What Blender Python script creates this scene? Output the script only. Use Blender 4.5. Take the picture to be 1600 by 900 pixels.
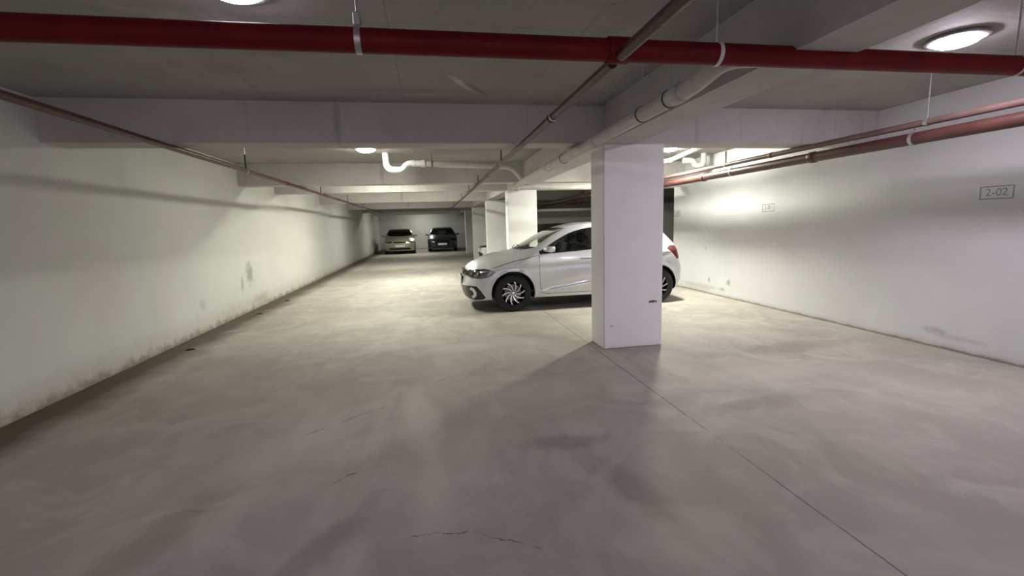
import bpy, math, random
import numpy as np
from mathutils import Matrix, Vector

random.seed(4)
for o in list(bpy.data.objects):
    bpy.data.objects.remove(o, do_unlink=True)
SC = bpy.context.scene
COL = SC.collection

# ------------------------------------------------------------------ camera
F_PX, YAW, PITCH, ROLL, CAM_H = 715.8, 0.1725, 0.1356, 0.0293, 1.4163
fw = Vector((math.sin(YAW)*math.cos(PITCH), math.cos(YAW)*math.cos(PITCH), -math.sin(PITCH)))
rt = Vector((math.cos(YAW), -math.sin(YAW), 0))
dn = fw.cross(rt)
c_, s_ = math.cos(ROLL), math.sin(ROLL)
r2 = rt*c_ + dn*s_
d2 = dn*c_ - rt*s_
cam_d = bpy.data.cameras.new('camera')
cam_d.sensor_width = 36
cam_d.lens = 36*F_PX/1600
cam_d.clip_start = 0.05
cam = bpy.data.objects.new('camera', cam_d)
COL.objects.link(cam)
M3 = Matrix((r2, -d2, -fw)).transposed()
cam.matrix_world = Matrix.Translation((0, 0, CAM_H)) @ M3.to_4x4()
SC.camera = cam

# ------------------------------------------------------------------ world, exposure
w = bpy.data.worlds.new('world')
SC.world = w
w.use_nodes = True
w.node_tree.nodes['Background'].inputs[0].default_value = (0.5, 0.5, 0.55, 1)
w.node_tree.nodes['Background'].inputs[1].default_value = 0.0
SC.view_settings.view_transform = 'Standard'
SC.view_settings.look = 'None'
SC.view_settings.gamma = 1
SC.view_settings.use_curve_mapping = False
SC.view_settings.exposure = 2.7

NEAR_TINT = (1.0, 0.92, 1.06)
FAR_TINT = (1.0, 1.0, 0.85)
# ceiling lamps: x, y, strength, tint, label
LAMPS = [
    (3.69, 2.80, 29, NEAR_TINT, 'round glowing ceiling lamp at the upper right, nearest to the right wall'),
    (-0.89, 2.62, 7, NEAR_TINT, 'round ceiling lamp cut off by the top edge above the thick red pipe'),
    (3.80, -6.20, 190, NEAR_TINT, 'added unseen ceiling lamp far behind the camera on the right side'),  # added out of view to brighten the column front and other camera-facing sides
    (-0.88, -6.20, 85, NEAR_TINT, 'added unseen ceiling lamp far behind the camera over the aisle'),  # second added lamp, never in view, fills beam faces turned to the camera
    (-0.88, 7.35, 36, FAR_TINT, 'round bright ceiling lamp beside the white curved drain trap'),
    (4.00, 7.30, 125, FAR_TINT, 'bright ceiling lamp peeking out beside the top of the nearest column'),
    (-0.88, 9.95, 50, FAR_TINT, 'ceiling lamp hidden between the second and third beams over the aisle'),
    (3.60, 9.75, 55, FAR_TINT, 'ceiling lamp hidden between the beams beyond the right wall end'),
    (-0.50, 12.7, 125, FAR_TINT, 'ceiling lamp hidden between the third and fourth beams over the aisle'),
    (-0.88, 17.6, 60, FAR_TINT, 'ceiling lamp hidden between the fourth and fifth beams over the aisle'),
    (-0.88, 25.6, 45, FAR_TINT, 'farthest ceiling lamp over the aisle in front of the two far cars'),
    (-0.45, 30.3, 26, FAR_TINT, 'added ceiling lamp hidden behind the last beam to brighten the end wall'),  # added unseen to light the end wall while the car fronts stay dim
    (8.3, 26.5, 60, FAR_TINT, 'small far ceiling lamp seen above the dark car roof between columns'),
]

# ------------------------------------------------------------------ helpers
MATS = {}


class MB:
    def __init__(self):
        self.v, self.f = [], []

    def box(self, x0, x1, y0, y1, z0, z1):
        b = len(self.v)
        self.v += [(x, y, z) for z in (z0, z1) for y in (y0, y1) for x in (x0, x1)]
        for q in ((0, 2, 3, 1), (4, 5, 7, 6), (0, 1, 5, 4), (2, 6, 7, 3), (0, 4, 6, 2), (1, 3, 7, 5)):
            self.f.append(tuple(b+i for i in q))
        return self

    def bbox(self, x0, x1, y0, y1, z0, z1, c=0.01):
        """box with chamfered vertical and horizontal edges"""
        b = len(self.v)
        pts = []
        for z, k in ((z0, c), (z0+c, 0), (z1-c, 0), (z1, c)):
            a0, a1, b0, b1 = x0+k, x1-k, y0+k, y1-k
            pts.append([(a0+c, b0, z), (a1-c, b0, z), (a1, b0+c, z), (a1, b1-c, z), (a1-c, b1, z), (a0+c, b1, z), (a0, b1-c, z), (a0, b0+c, z)])
        for r in pts:
            self.v += r
        for i in range(3):
            for j in range(8):
                self.f.append((b+i*8+j, b+i*8+(j+1) % 8, b+(i+1)*8+(j+1) % 8, b+(i+1)*8+j))
        self.f.append(tuple(b+7-j for j in range(8)))
        self.f.append(tuple(b+24+j for j in range(8)))
        return self

    def tube(self, pts, r, n=16, caps=True, closed=False):
        pts = [Vector(p) for p in pts]
        m = len(pts)
        rs = r if isinstance(r, (list, tuple)) else [r]*m
        b = len(self.v)
        t0 = (pts[1]-pts[0]).normalized()
        up = Vector((0, 0, 1)) if abs(t0.z) < 0.9 else Vector((1, 0, 0))
        nrm = (up - t0*up.dot(t0)).normalized()
        for i, p in enumerate(pts):
            if closed:
                t = (pts[(i+1) % m]-pts[i-1]).normalized()
            elif i == 0:
                t = (pts[1]-pts[0]).normalized()
            elif i == m-1:
                t = (pts[-1]-pts[-2]).normalized()
            else:
                t = (pts[i+1]-pts[i-1]).normalized()
            nrm = (nrm - t*nrm.dot(t)).normalized()
            bn = t.cross(nrm)
            for k in range(n):
                a = 2*math.pi*k/n
                self.v.append(tuple(p + (nrm*math.cos(a)+bn*math.sin(a))*rs[i]))
        for i in range(m if closed else m-1):
            i2 = (i+1) % m
            for k in range(n):
                self.f.append((b+i*n+k, b+i*n+(k+1) % n, b+i2*n+(k+1) % n, b+i2*n+k))
        if caps and not closed:
            self.f.append(tuple(b+n-1-k for k in range(n)))
            self.f.append(tuple(b+(m-1)*n+k for k in range(n)))
        return self

    def lathe(self, prof, c=(0, 0, 0), axis='z', n=32, close=False):
        """prof: list of (r, h)"""
        b = len(self.v)
        for r, h in prof:
            for k in range(n):
                a = 2*math.pi*k/n
                u, v = r*math.cos(a), r*math.sin(a)
                p = (u, v, h) if axis == 'z' else ((u, h, v) if axis == 'y' else (h, u, v))
                self.v.append((p[0]+c[0], p[1]+c[1], p[2]+c[2]))
        m = len(prof)
        for i in range(m if close else m-1):
            i2 = (i+1) % m
            for k in range(n):
                self.f.append((b+i*n+k, b+i*n+(k+1) % n, b+i2*n+(k+1) % n, b+i2*n+k))
        return self

    def poly(self, pts, axis, d0, d1):
        """extruded convex-or-not polygon; pts 2D; axis 'y': (x,z) extruded y d0..d1; 'x': (y,z)"""
        b = len(self.v)
        n = len(pts)
        for d in (d0, d1):
            for a, c in pts:
                self.v.append((a, d, c) if axis == 'y' else ((d, a, c) if axis == 'x' else (a, c, d)))
        self.f.append(tuple(b+i for i in range(n)))
        self.f.append(tuple(b+n+n-1-i for i in range(n)))
        for i in range(n):
            self.f.append((b+i, b+n+i, b+n+(i+1) % n, b+(i+1) % n))
        return self

    def build(self, name, mat, parent=None, smooth=False, ang=40):
        return mesh_obj(name, self.v, self.f, mat, parent, smooth, ang)


def mesh_obj(name, v, f, mat, parent=None, smooth=False, ang=40, fix=True):
    me = bpy.data.meshes.new(name)
    if isinstance(f, np.ndarray):
        me.vertices.add(len(v))
        me.vertices.foreach_set('co', np.ascontiguousarray(v, np.float32).ravel())
        me.loops.add(f.size)
        me.loops.foreach_set('vertex_index', f.astype(np.int32).ravel())
        me.polygons.add(len(f))
        me.polygons.foreach_set('loop_start', np.arange(0, f.size, f.shape[1], dtype=np.int32))
        me.update(calc_edges=True)
    else:
        me.from_pydata([tuple(map(float, p)) for p in v], [], f)
    if fix:
        import bmesh
        bm = bmesh.new()
        bm.from_mesh(me)
        bmesh.ops.recalc_face_normals(bm, faces=bm.faces)
        bm.to_mesh(me)
        bm.free()
    if smooth:
        me.polygons.foreach_set('use_smooth', np.ones(len(me.polygons), dtype=bool))
        if ang < 180:
            try:
                me.set_sharp_from_angle(angle=math.radians(ang))
            except Exception:
                pass
    me.materials.append(MATS[mat] if isinstance(mat, str) else mat)
    o = bpy.data.objects.new(name, me)
    COL.objects.link(o)
    if parent is not None:
        o.parent = parent
    return o


def empty(name, loc=(0, 0, 0), rz=0):
    o = bpy.data.objects.new(name, None)
    o.empty_display_size = 0.2
    o.location = loc
    o.rotation_euler = (0, 0, rz)
    COL.objects.link(o)
    return o


def tag(o, label, cat, group=None):
    o['label'] = label
    o['category'] = cat
    if group:
        o['group'] = group
    return o


def struct(o, label=None):
    o['kind'] = 'structure'
    if label:
        o['label'] = label
    return o


def copy_tree(o, parent=None):
    c = o.copy()
    COL.objects.link(c)
    c.parent = parent
    for ch in o.children:
        copy_tree(ch, c)
    return c


def fillet(pts, r, n=6):
    """round the corners of a polyline"""
    P = [Vector(p) for p in pts]
    out = [P[0]]
    for i in range(1, len(P)-1):
        a, b, c = P[i-1], P[i], P[i+1]
        d1 = (a-b).normalized()
        d2_ = (c-b).normalized()
        rr = min(r, (a-b).length*.49, (c-b).length*.49)
        p0, p1 = b+d1*rr, b+d2_*rr
        for k in range(n+1):
            t = k/n
            out.append(p0*(1-t)**2 + b*2*t*(1-t) + p1*t*t)
    out.append(P[-1])
    return out


# ------------------------------------------------------------------ materials
def new_mat(name):
    m = bpy.data.materials.new(name)
    m.use_nodes = True
    MATS[name] = m
    nt = m.node_tree
    return m, nt, nt.nodes['Principled BSDF']


def simple(name, col, rough=0.5, metal=0.0, coat=0.0, noise=0.0, nscale=8, bump=0.0, bscale=60, spec=0.5):
    m, nt, b = new_mat(name)
    b.inputs['Base Color'].default_value = (*col, 1)
    b.inputs['Roughness'].default_value = rough
    b.inputs['Metallic'].default_value = metal
    b.inputs['Coat Weight'].default_value = coat
    b.inputs['Specular IOR Level'].default_value = spec
    if noise or bump:
        tc = nt.nodes.new('ShaderNodeTexCoord')
    if noise:
        n = nt.nodes.new('ShaderNodeTexNoise')
        n.inputs['Scale'].default_value = nscale
        n.inputs['Detail'].default_value = 6
        nt.links.new(tc.outputs['Object'], n.inputs['Vector'])
        r = nt.nodes.new('ShaderNodeValToRGB')
        r.color_ramp.elements[0].position = 0.3
        r.color_ramp.elements[1].position = 0.7
        r.color_ramp.elements[0].color = (*[c*(1-noise) for c in col], 1)
        r.color_ramp.elements[1].color = (*[min(1, c*(1+noise)) for c in col], 1)
        nt.links.new(n.outputs['Fac'], r.inputs['Fac'])
        nt.links.new(r.outputs['Color'], b.inputs['Base Color'])
    if bump:
        n2 = nt.nodes.new('ShaderNodeTexNoise')
        n2.inputs['Scale'].default_value = bscale
        n2.inputs['Detail'].default_value = 5
        nt.links.new(tc.outputs['Object'], n2.inputs['Vector'])
        bp = nt.nodes.new('ShaderNodeBump')
        bp.inputs['Strength'].default_value = bump
        bp.inputs['Distance'].default_value = 0.01
        nt.links.new(n2.outputs['Fac'], bp.inputs['Height'])
        nt.links.new(bp.outputs['Normal'], b.inputs['Normal'])
    return m


class NG:
    """tiny node-graph helper"""
    def __init__(self, nt):
        self.nt = nt

    def n(self, t, **kw):
        nd = self.nt.nodes.new(t)
        for k, v in kw.items():
            setattr(nd, k, v)
        return nd

    def l(self, a, b):
        self.nt.links.new(a, b)

    def val(self, x, sock):
        if isinstance(x, (int, float)):
            sock.default_value = x
        elif isinstance(x, tuple):
            sock.default_value = (*x, 1) if len(x) == 3 and sock.type == 'RGBA' else x
        else:
            self.l(x, sock)

    def math(self, op, a, b=None, clamp=False):
        m = self.n('ShaderNodeMath', operation=op)
        m.use_clamp = clamp
        self.val(a, m.inputs[0])
        if b is not None:
            self.val(b, m.inputs[1])
        return m.outputs[0]

    def mix(self, fac, a, b):
        m = self.n('ShaderNodeMix', data_type='RGBA')
        self.val(fac, m.inputs[0])
        self.val(a, m.inputs[6])
        self.val(b, m.inputs[7])
        return m.outputs[2]

    def noise(self, vec, scale, detail=5, rough=0.55, dist=0.0):
        m = self.n('ShaderNodeTexNoise')
        m.inputs['Scale'].default_value = scale
        m.inputs['Detail'].default_value = detail
        m.inputs['Roughness'].default_value = rough
        m.inputs['Distortion'].default_value = dist
        self.l(vec, m.inputs['Vector'])
        return m.outputs['Fac']

    def rng(self, x, a, b, c=0.0, d=1.0):
        m = self.n('ShaderNodeMapRange')
        m.clamp = True
        self.val(x, m.inputs[0])
        for i, v in enumerate((a, b, c, d)):
            m.inputs[i+1].default_value = v
        return m.outputs[0]

    def scale_vec(self, vec, s):
        m = self.n('ShaderNodeMapping')
        m.inputs['Scale'].default_value = s
        self.l(vec, m.inputs['Vector'])
        return m.outputs[0]


def spot(g, sep, cx, cy, rx, ry, nz, amp=0.6, axes=('X', 'Y'), ang=0.0):
    """soft noisy elliptical stain mask around a point"""
    dx = g.math('SUBTRACT', sep.outputs[axes[0]], cx)
    dy = g.math('SUBTRACT', sep.outputs[axes[1]], cy)
    if ang:
        ca, sa = math.cos(ang), math.sin(ang)
        ex = g.math('ADD', g.math('MULTIPLY', dx, ca), g.math('MULTIPLY', dy, sa))
        ey = g.math('SUBTRACT', g.math('MULTIPLY', dy, ca), g.math('MULTIPLY', dx, sa))
    else:
        ex, ey = dx, dy
    d = g.math('SQRT', g.math('ADD', g.math('POWER', g.math('ABSOLUTE', g.math('DIVIDE', ex, rx)), 2.0),
                              g.math('POWER', g.math('ABSOLUTE', g.math('DIVIDE', ey, ry)), 2.0)))
    d = g.math('ADD', d, g.math('MULTIPLY', g.math('SUBTRACT', nz, 0.5), amp*2))
    return g.rng(d, 1.0, 0.35)


def mat_floor():
    m, nt, b = new_mat('floor_concrete')
    g = NG(nt)
    tc = g.n('ShaderNodeTexCoord')
    P = tc.outputs['Object']
    sep = g.n('ShaderNodeSeparateXYZ')
    g.l(P, sep.inputs[0])
    big = g.noise(P, 0.55, 5, 0.6, 0.6)
    mid = g.noise(P, 1.7, 7, 0.62, 1.2)
    stretch = g.noise(g.scale_vec(P, (1.6, 0.45, 1)), 1.3, 7, 0.65, 0.8)
    fine = g.noise(P, 16, 7, 0.7)
    grain = g.noise(P, 110, 3, 0.6)
    c = g.mix(g.rng(big, .32, .68), (0.32, 0.293, 0.262), (0.425, 0.395, 0.355))
    c = g.mix(g.math('MULTIPLY', g.rng(mid, .45, .70), 0.55), c, (0.54, 0.51, 0.46))
    c = g.mix(g.math('MULTIPLY', g.rng(stretch, .50, .32), 0.55), c, (0.30, 0.275, 0.245))
    c = g.mix(g.math('MULTIPLY', g.rng(fine, .58, .75), 0.22), c, (0.22, 0.205, 0.185))
    c = g.mix(g.math('MULTIPLY', g.rng(grain, .3, .7), 0.10), c, (0.62, 0.59, 0.55))
    # darker oily smears, pale scuffs
    for cx, cy, rx, ry, an, st, dark in ((1.02, 2.05, .13, .62, .25, .36, 1), (.85, 2.75, .42, .13, 0, .40, 1), (2.35, 3.0, .55, .16, .1, .30, 1),
                                         (-0.55, 2.05, .12, .5, -.5, .35, 1), (-1.35, 2.3, .16, .5, -.4, .35, 1), (-.15, 3.4, .16, .75, .1, .5, 0),
                                         (-.05, 2.4, .14, .5, 0, .35, 0), (-1.0, 3.1, .3, .5, -.5, .25, 0), (3.6, 4.3, 1.1, .25, .1, .25, 1),
                                         (.9, 3.7, .5, .35, .3, .28, 0), (2.9, 3.6, .8, .3, .1, .30, 0), (.3, 5.3, .5, .25, .0, .4, 0)):
        mk = spot(g, sep, cx, cy, rx, ry, mid, .75, ang=an)
        c = g.mix(g.math('MULTIPLY', mk, st), c, (0.15, 0.135, 0.12) if dark else (0.62, 0.59, 0.53))
    # saw-cut joint along the column line, hairline cracks
    wob = g.math('MULTIPLY', g.math('SUBTRACT', g.noise(P, 3.0, 3), .5), 0.02)
    dj = g.math('ABSOLUTE', g.math('ADD', g.math('SUBTRACT', sep.outputs['X'], 1.782), wob))
    joint = g.math('MULTIPLY', g.rng(dj, 0.0065, 0.003), g.rng(g.noise(P, 1.4, 4), .30, .42))
    cr = None
    for x0, y0, x1, y1 in ((-.95, 3.25, -.35, 3.72), (-.62, 2.55, -.5, 2.68), (-.18, 2.02, .12, 1.98), (.12, 1.98, .42, 1.80), (.42, 1.55, .66, 1.38)):
        L = math.hypot(x1-x0, y1-y0)
        ux, uy = (x1-x0)/L, (y1-y0)/L
        ax = g.math('SUBTRACT', sep.outputs['X'], x0)
        ay = g.math('SUBTRACT', sep.outputs['Y'], y0)
        t = g.math('ADD', g.math('MULTIPLY', ax, ux), g.math('MULTIPLY', ay, uy))
        q = g.math('SUBTRACT', g.math('MULTIPLY', ay, ux), g.math('MULTIPLY', ax, uy))
        q = g.math('ABSOLUTE', g.math('ADD', q, g.math('MULTIPLY', g.math('SUBTRACT', g.noise(P, 9, 4, .7), .5), .09)))
        k = g.math('MULTIPLY', g.rng(q, .0042, .0015), g.math('MULTIPLY', g.rng(t, 0, .03), g.rng(t, L, L-.03)))
        k = g.math('MULTIPLY', k, g.rng(g.noise(P, 7, 2), .4, .5))
        cr = k if cr is None else g.math('MAXIMUM', cr, k)
    lines = g.math('MAXIMUM', g.math('MULTIPLY', joint, .75), cr)
    c = g.mix(lines, c, (0.10, 0.09, 0.08))
    # grime along the walls (damp dirt washed into the corner)
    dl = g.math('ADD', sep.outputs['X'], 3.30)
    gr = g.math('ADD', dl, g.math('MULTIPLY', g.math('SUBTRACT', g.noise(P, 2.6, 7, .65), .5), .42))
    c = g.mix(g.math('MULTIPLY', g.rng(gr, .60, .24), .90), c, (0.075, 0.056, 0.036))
    dr = g.math('SUBTRACT', 5.285, sep.outputs['X'])
    gr2 = g.math('ADD', dr, g.math('MULTIPLY', g.math('SUBTRACT', g.noise(P, 4.0, 6, .65), .5), .10))
    c = g.mix(g.math('MULTIPLY', g.math('MULTIPLY', g.rng(gr2, .07, .02), g.rng(sep.outputs['Y'], 9.45, 9.35)), .75), c, (0.09, 0.07, 0.05))
    g.l(c, b.inputs['Base Color'])
    b.inputs['Specular IOR Level'].default_value = 0.22
    rr = g.rng(g.math('ADD', g.math('MULTIPLY', mid, .6), g.math('MULTIPLY', fine, .4)), .3, .7, .78, .60)
    g.l(rr, b.inputs['Roughness'])
    bp = g.n('ShaderNodeBump')
    bp.inputs['Strength'].default_value = 0.25
    bp.inputs['Distance'].default_value = 0.006
    hgt = g.math('SUBTRACT', g.math('ADD', g.math('MULTIPLY', fine, .5), g.math('MULTIPLY', grain, .15)), g.math('MULTIPLY', lines, 1.5))
    g.l(hgt, bp.inputs['Height'])
    g.l(bp.outputs[0], b.inputs['Normal'])


def mat_wall(name, base, dirt_h=0.16, dirt=(0.36, 0.30, 0.20), spots=(), axes=('Y', 'Z'), dirt_amt=.7):
    m, nt, b = new_mat(name)
    g = NG(nt)
    tc = g.n('ShaderNodeTexCoord')
    P = tc.outputs['Object']
    sep = g.n('ShaderNodeSeparateXYZ')
    g.l(P, sep.inputs[0])
    n1 = g.noise(P, 1.1, 6, .6, .5)
    n2 = g.noise(P, 6, 7, .65)
    n3 = g.noise(P, 40, 5, .6)
    c = g.mix(g.rng(n1, .3, .7), tuple(x*.92 for x in base), base)
    c = g.mix(g.math('MULTIPLY', g.rng(n2, .55, .8), .18), c, tuple(x*.8 for x in base))
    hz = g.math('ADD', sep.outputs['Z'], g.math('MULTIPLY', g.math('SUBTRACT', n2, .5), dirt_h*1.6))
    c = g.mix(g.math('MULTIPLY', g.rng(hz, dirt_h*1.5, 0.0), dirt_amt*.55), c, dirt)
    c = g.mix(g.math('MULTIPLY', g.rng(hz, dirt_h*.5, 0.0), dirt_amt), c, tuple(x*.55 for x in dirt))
    for a, z, ra, rz, st, col in spots:
        mk = spot(g, sep, a, z, ra, rz, g.noise(P, 7, 6, .7, .8), 1.0, axes=axes)
        c = g.mix(g.math('MULTIPLY', mk, st), c, col)
    g.l(c, b.inputs['Base Color'])
    b.inputs['Roughness'].default_value = .75
    b.inputs['Specular IOR Level'].default_value = .25
    bp = g.n('ShaderNodeBump')
    bp.inputs['Strength'].default_value = .18
    bp.inputs['Distance'].default_value = .006
    g.l(g.math('ADD', n3, n2), bp.inputs['Height'])
    g.l(bp.outputs[0], b.inputs['Normal'])


def mat_raw(name, c0, c1):
    """raw board-formed concrete of slab and beams"""
    m, nt, b = new_mat(name)
    g = NG(nt)
    tc = g.n('ShaderNodeTexCoord')
    P = tc.outputs['Object']
    sep = g.n('ShaderNodeSeparateXYZ')
    g.l(P, sep.inputs[0])
    n1 = g.noise(P, .8, 6, .6, .8)
    n2 = g.noise(P, 3.2, 7, .65, 1.0)
    n3 = g.noise(P, 30, 6, .65)
    c = g.mix(g.rng(n1, .3, .7), c0, c1)
    c = g.mix(g.math('MULTIPLY', g.rng(n2, .55, .72), .35), c, tuple(x*.72 for x in c0))
    c = g.mix(g.math('MULTIPLY', g.rng(n2, .40, .28), .30), c, tuple(min(1, x*1.3) for x in c1))
    c = g.mix(g.math('MULTIPLY', g.rng(n3, .55, .8), .18), c, tuple(x*.6 for x in c0))
    # formwork sheet seams
    sx = g.math('ABSOLUTE', g.math('SUBTRACT', g.math('FRACT', g.math('DIVIDE', g.math('ADD', sep.outputs['X'], 20.31), 1.22)), .5))
    sy = g.math('ABSOLUTE', g.math('SUBTRACT', g.math('FRACT', g.math('DIVIDE', g.math('ADD', sep.outputs['Y'], 20.2), 2.44)), .5))
    seam = g.math('MAXIMUM', g.rng(sx, .0040, .0016), g.rng(sy, .0024, .001))
    seam = g.math('MULTIPLY', seam, g.rng(n1, .38, .6))
    c = g.mix(g.math('MULTIPLY', seam, .35), c, tuple(x*.45 for x in c0))
    # flaked pale patches and damp stains in the near bay
    for cx, cy, rx, ry, an, st, k in ((.36, 4.16, .05, .34, -.55, .75, 1.75), (.47, 4.28, .05, .30, -.55, .7, .45), (-.25, 3.35, .5, .14, .3, .35, 1.4),
                                      (-1.2, 3.05, .5, .10, .2, .4, 1.5), (-.9, 3.5, .35, .12, -.2, .45, .6), (1.35, 3.1, .14, .5, .1, .3, 1.4), (-.1, 4.35, .9, .08, 0, .35, .6)):
        mk = spot(g, sep, cx, cy, rx, ry, n2, 1.0, ang=an)
        c = g.mix(g.math('MULTIPLY', mk, st), c, tuple(min(1, x*k) for x in c1))
    if name == 'beam_concrete':
        mk = spot(g, sep, -.82, 2.45, .05, .28, n3, .6, axes=('X', 'Z'))
        c = g.mix(g.math('MULTIPLY', mk, .45), c, tuple(x*.5 for x in c0))
    # vertical drip marks on faces
    drip = g.noise(g.scale_vec(P, (9, 9, .5)), 1.0, 4, .6)
    c = g.mix(g.math('MULTIPLY', g.rng(drip, .62, .74), .35), c, tuple(x*.55 for x in c0))
    g.l(c, b.inputs['Base Color'])
    b.inputs['Roughness'].default_value = .82
    b.inputs['Specular IOR Level'].default_value = .25
    bp = g.n('ShaderNodeBump')
    bp.inputs['Strength'].default_value = .35
    bp.inputs['Distance'].default_value = .012
    g.l(g.math('SUBTRACT', g.math('ADD', g.math('MULTIPLY', n2, .8), g.math('MULTIPLY', n3, .5)), seam), bp.inputs['Height'])
    g.l(bp.outputs[0], b.inputs['Normal'])


def mat_paint(name, base, metal, rough):
    m, nt, b = new_mat(name)
    g = NG(nt)
    tc = g.n('ShaderNodeTexCoord')
    n = g.noise(tc.outputs['Object'], 900, 2, .5)
    c = g.mix(g.rng(n, .3, .7), tuple(x*.9 for x in base), base)
    g.l(c, b.inputs['Base Color'])
    b.inputs['Metallic'].default_value = metal
    b.inputs['Roughness'].default_value = rough
    b.inputs['Coat Weight'].default_value = .8
    b.inputs['Coat Roughness'].default_value = .06


def mat_glass(name, col, alpha_mix):
    m, nt, b = new_mat(name)
    g = NG(nt)
    out = nt.nodes['Material Output']
    tr = g.n('ShaderNodeBsdfTransparent')
    tr.inputs[0].default_value = (*col, 1)
    gl = g.n('ShaderNodeBsdfGlossy')
    gl.inputs['Roughness'].default_value = .02
    fr = g.n('ShaderNodeFresnel')
    fr.inputs[0].default_value = 1.5
    mx = g.n('ShaderNodeMixShader')
    g.l(g.math('MULTIPLY', fr.outputs[0], alpha_mix), mx.inputs[0])
    g.l(tr.outputs[0], mx.inputs[1])
    g.l(gl.outputs[0], mx.inputs[2])
    g.l(mx.outputs[0], out.inputs['Surface'])


mat_floor()
GREY = (0.30, 0.30, 0.28)
mat_wall('wall_left_paint', (0.66, 0.66, 0.64), .20, spots=[
    (9.1, .68, .20, .26, .8, GREY), (8.72, .55, .09, .20, .6, GREY), (9.5, .14, .5, .13, .5, (.38, .36, .28)), (7.25, .40, .12, .10, .35, GREY),
    (5.3, .9, .6, .5, .12, (.62, .42, .34)), (9.6, .2, .5, .12, .3, (.38, .36, .28))])
mat_wall('wall_right_paint', (0.68, 0.68, 0.695), .045, spots=[
    (8.3, .11, .8, .07, .55, (.42, .42, .36)), (7.44, .28, .07, .07, .75, GREY), (8.03, .26, .04, .06, .75, GREY), (7.6, .13, .10, .04, .6, GREY),
    (8.16, .88, .025, .05, .6, GREY), (3.95, .17, .14, .05, .5, GREY), (3.7, .13, .3, .04, .3, GREY),
    (8.5, 1.40, .15, .26, .25, (.52, .52, .48))], dirt_amt=.6)
mat_wall('wall_far_paint', (0.66, 0.66, 0.67), .16)
mat_wall('column_paint', (0.89, 0.885, 0.89), .03, axes=('X', 'Z'), dirt_amt=.35)
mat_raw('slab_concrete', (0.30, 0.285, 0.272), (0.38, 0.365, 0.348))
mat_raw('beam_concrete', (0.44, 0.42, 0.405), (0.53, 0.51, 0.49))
simple('red_pipe', (0.135, 0.005, 0.008), .55, noise=.25, nscale=5, spec=.2)
simple('rusty_red_pipe', (0.075, 0.027, 0.023), .45, noise=.25, nscale=4)
simple('pink_pipe', (0.15, 0.09, 0.08), .42, noise=.2, nscale=5)
simple('pvc', (0.66, 0.655, 0.63), .38, noise=.06, nscale=4)
simple('pvc_dusty', (0.52, 0.50, 0.47), .55, noise=.14, nscale=6)
simple('galvanised', (0.50, 0.50, 0.50), .42, .8, noise=.12, nscale=14)
simple('black_steel', (0.03, 0.03, 0.03), .55, .2, noise=.2, nscale=20)
simple('white_strap', (0.72, 0.70, 0.66), .5, noise=.05)
simple('ink', (0.27, 0.27, 0.28), .7, noise=.3, nscale=40)
simple('lamp_ring', (0.26, 0.25, 0.25), .4, .3, noise=.05)
simple('debris', (0.03, 0.026, 0.02), .9, noise=.4, nscale=60)
simple('chip', (0.13, 0.12, 0.12), .9, noise=.4, nscale=60)
mat_paint('silver_paint', (0.66, 0.67, 0.71), .55, .34)
mat_paint('white_paint', (0.80, 0.80, 0.79), 0.0, .35)
mat_paint('gold_paint', (0.46, 0.43, 0.34), .7, .32)
mat_paint('charcoal_paint', (0.045, 0.047, 0.052), .6, .30)
mat_paint('black_paint', (0.012, 0.012, 0.014), .2, .3)
mat_glass('clear_glass', (0.86, 0.91, 0.86), 1.0)
simple('interior_light', (0.48, 0.48, 0.46), .85, noise=.1, nscale=20)
mat_glass('tinted_glass', (0.30, 0.33, 0.31), 1.0)
mat_glass('lamp_lens', (0.85, 0.85, 0.86), 1.0)
simple('black_trim', (0.012, 0.012, 0.013), .35, noise=.1, nscale=30)
simple('gloss_black', (0.008, 0.008, 0.009), .12, noise=.1, nscale=30)
simple('rubber', (0.018, 0.018, 0.018), .8, noise=.2, nscale=30)
simple('interior_dark', (0.022, 0.022, 0.024), .8, noise=.2, nscale=20)
simple('alloy', (0.72, 0.72, 0.73), .25, .9, noise=.04)
simple('chrome', (0.8, 0.8, 0.8), .08, 1.0, noise=.02)
simple('red_lens', (0.085, 0.010, 0.013), .12, noise=.15, nscale=18, coat=.6)
simple('lamp_reflector', (0.42, 0.42, 0.44), .18, .85, noise=.35, nscale=14)
simple('plate_white', (0.75, 0.75, 0.74), .4, noise=.04)
simple('brake_disc', (0.25, 0.24, 0.23), .4, .8, noise=.1)


def mat_emit(name, tint, strength):
    m, nt, b = new_mat(name)
    b.inputs['Base Color'].default_value = (.8, .8, .8, 1)
    b.inputs['Emission Color'].default_value = (*tint, 1)
    b.inputs['Emission Strength'].default_value = strength
    return m


# ------------------------------------------------------------------ setting
XL, XR, XF = -3.30, 5.285, 12.5          # left wall, right wall, far right wall
Y0, YE = -9.0, 31.8                       # wall behind the viewer, end wall
SOF, SLAB = 2.25, 2.63
BEAMS = [(4.7745, .30), (9.0, .32), (10.95, .32), (15.15, .32), (20.0, .32), (24.3, .32), (29.0, .32)]
WR_END = 9.39

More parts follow.
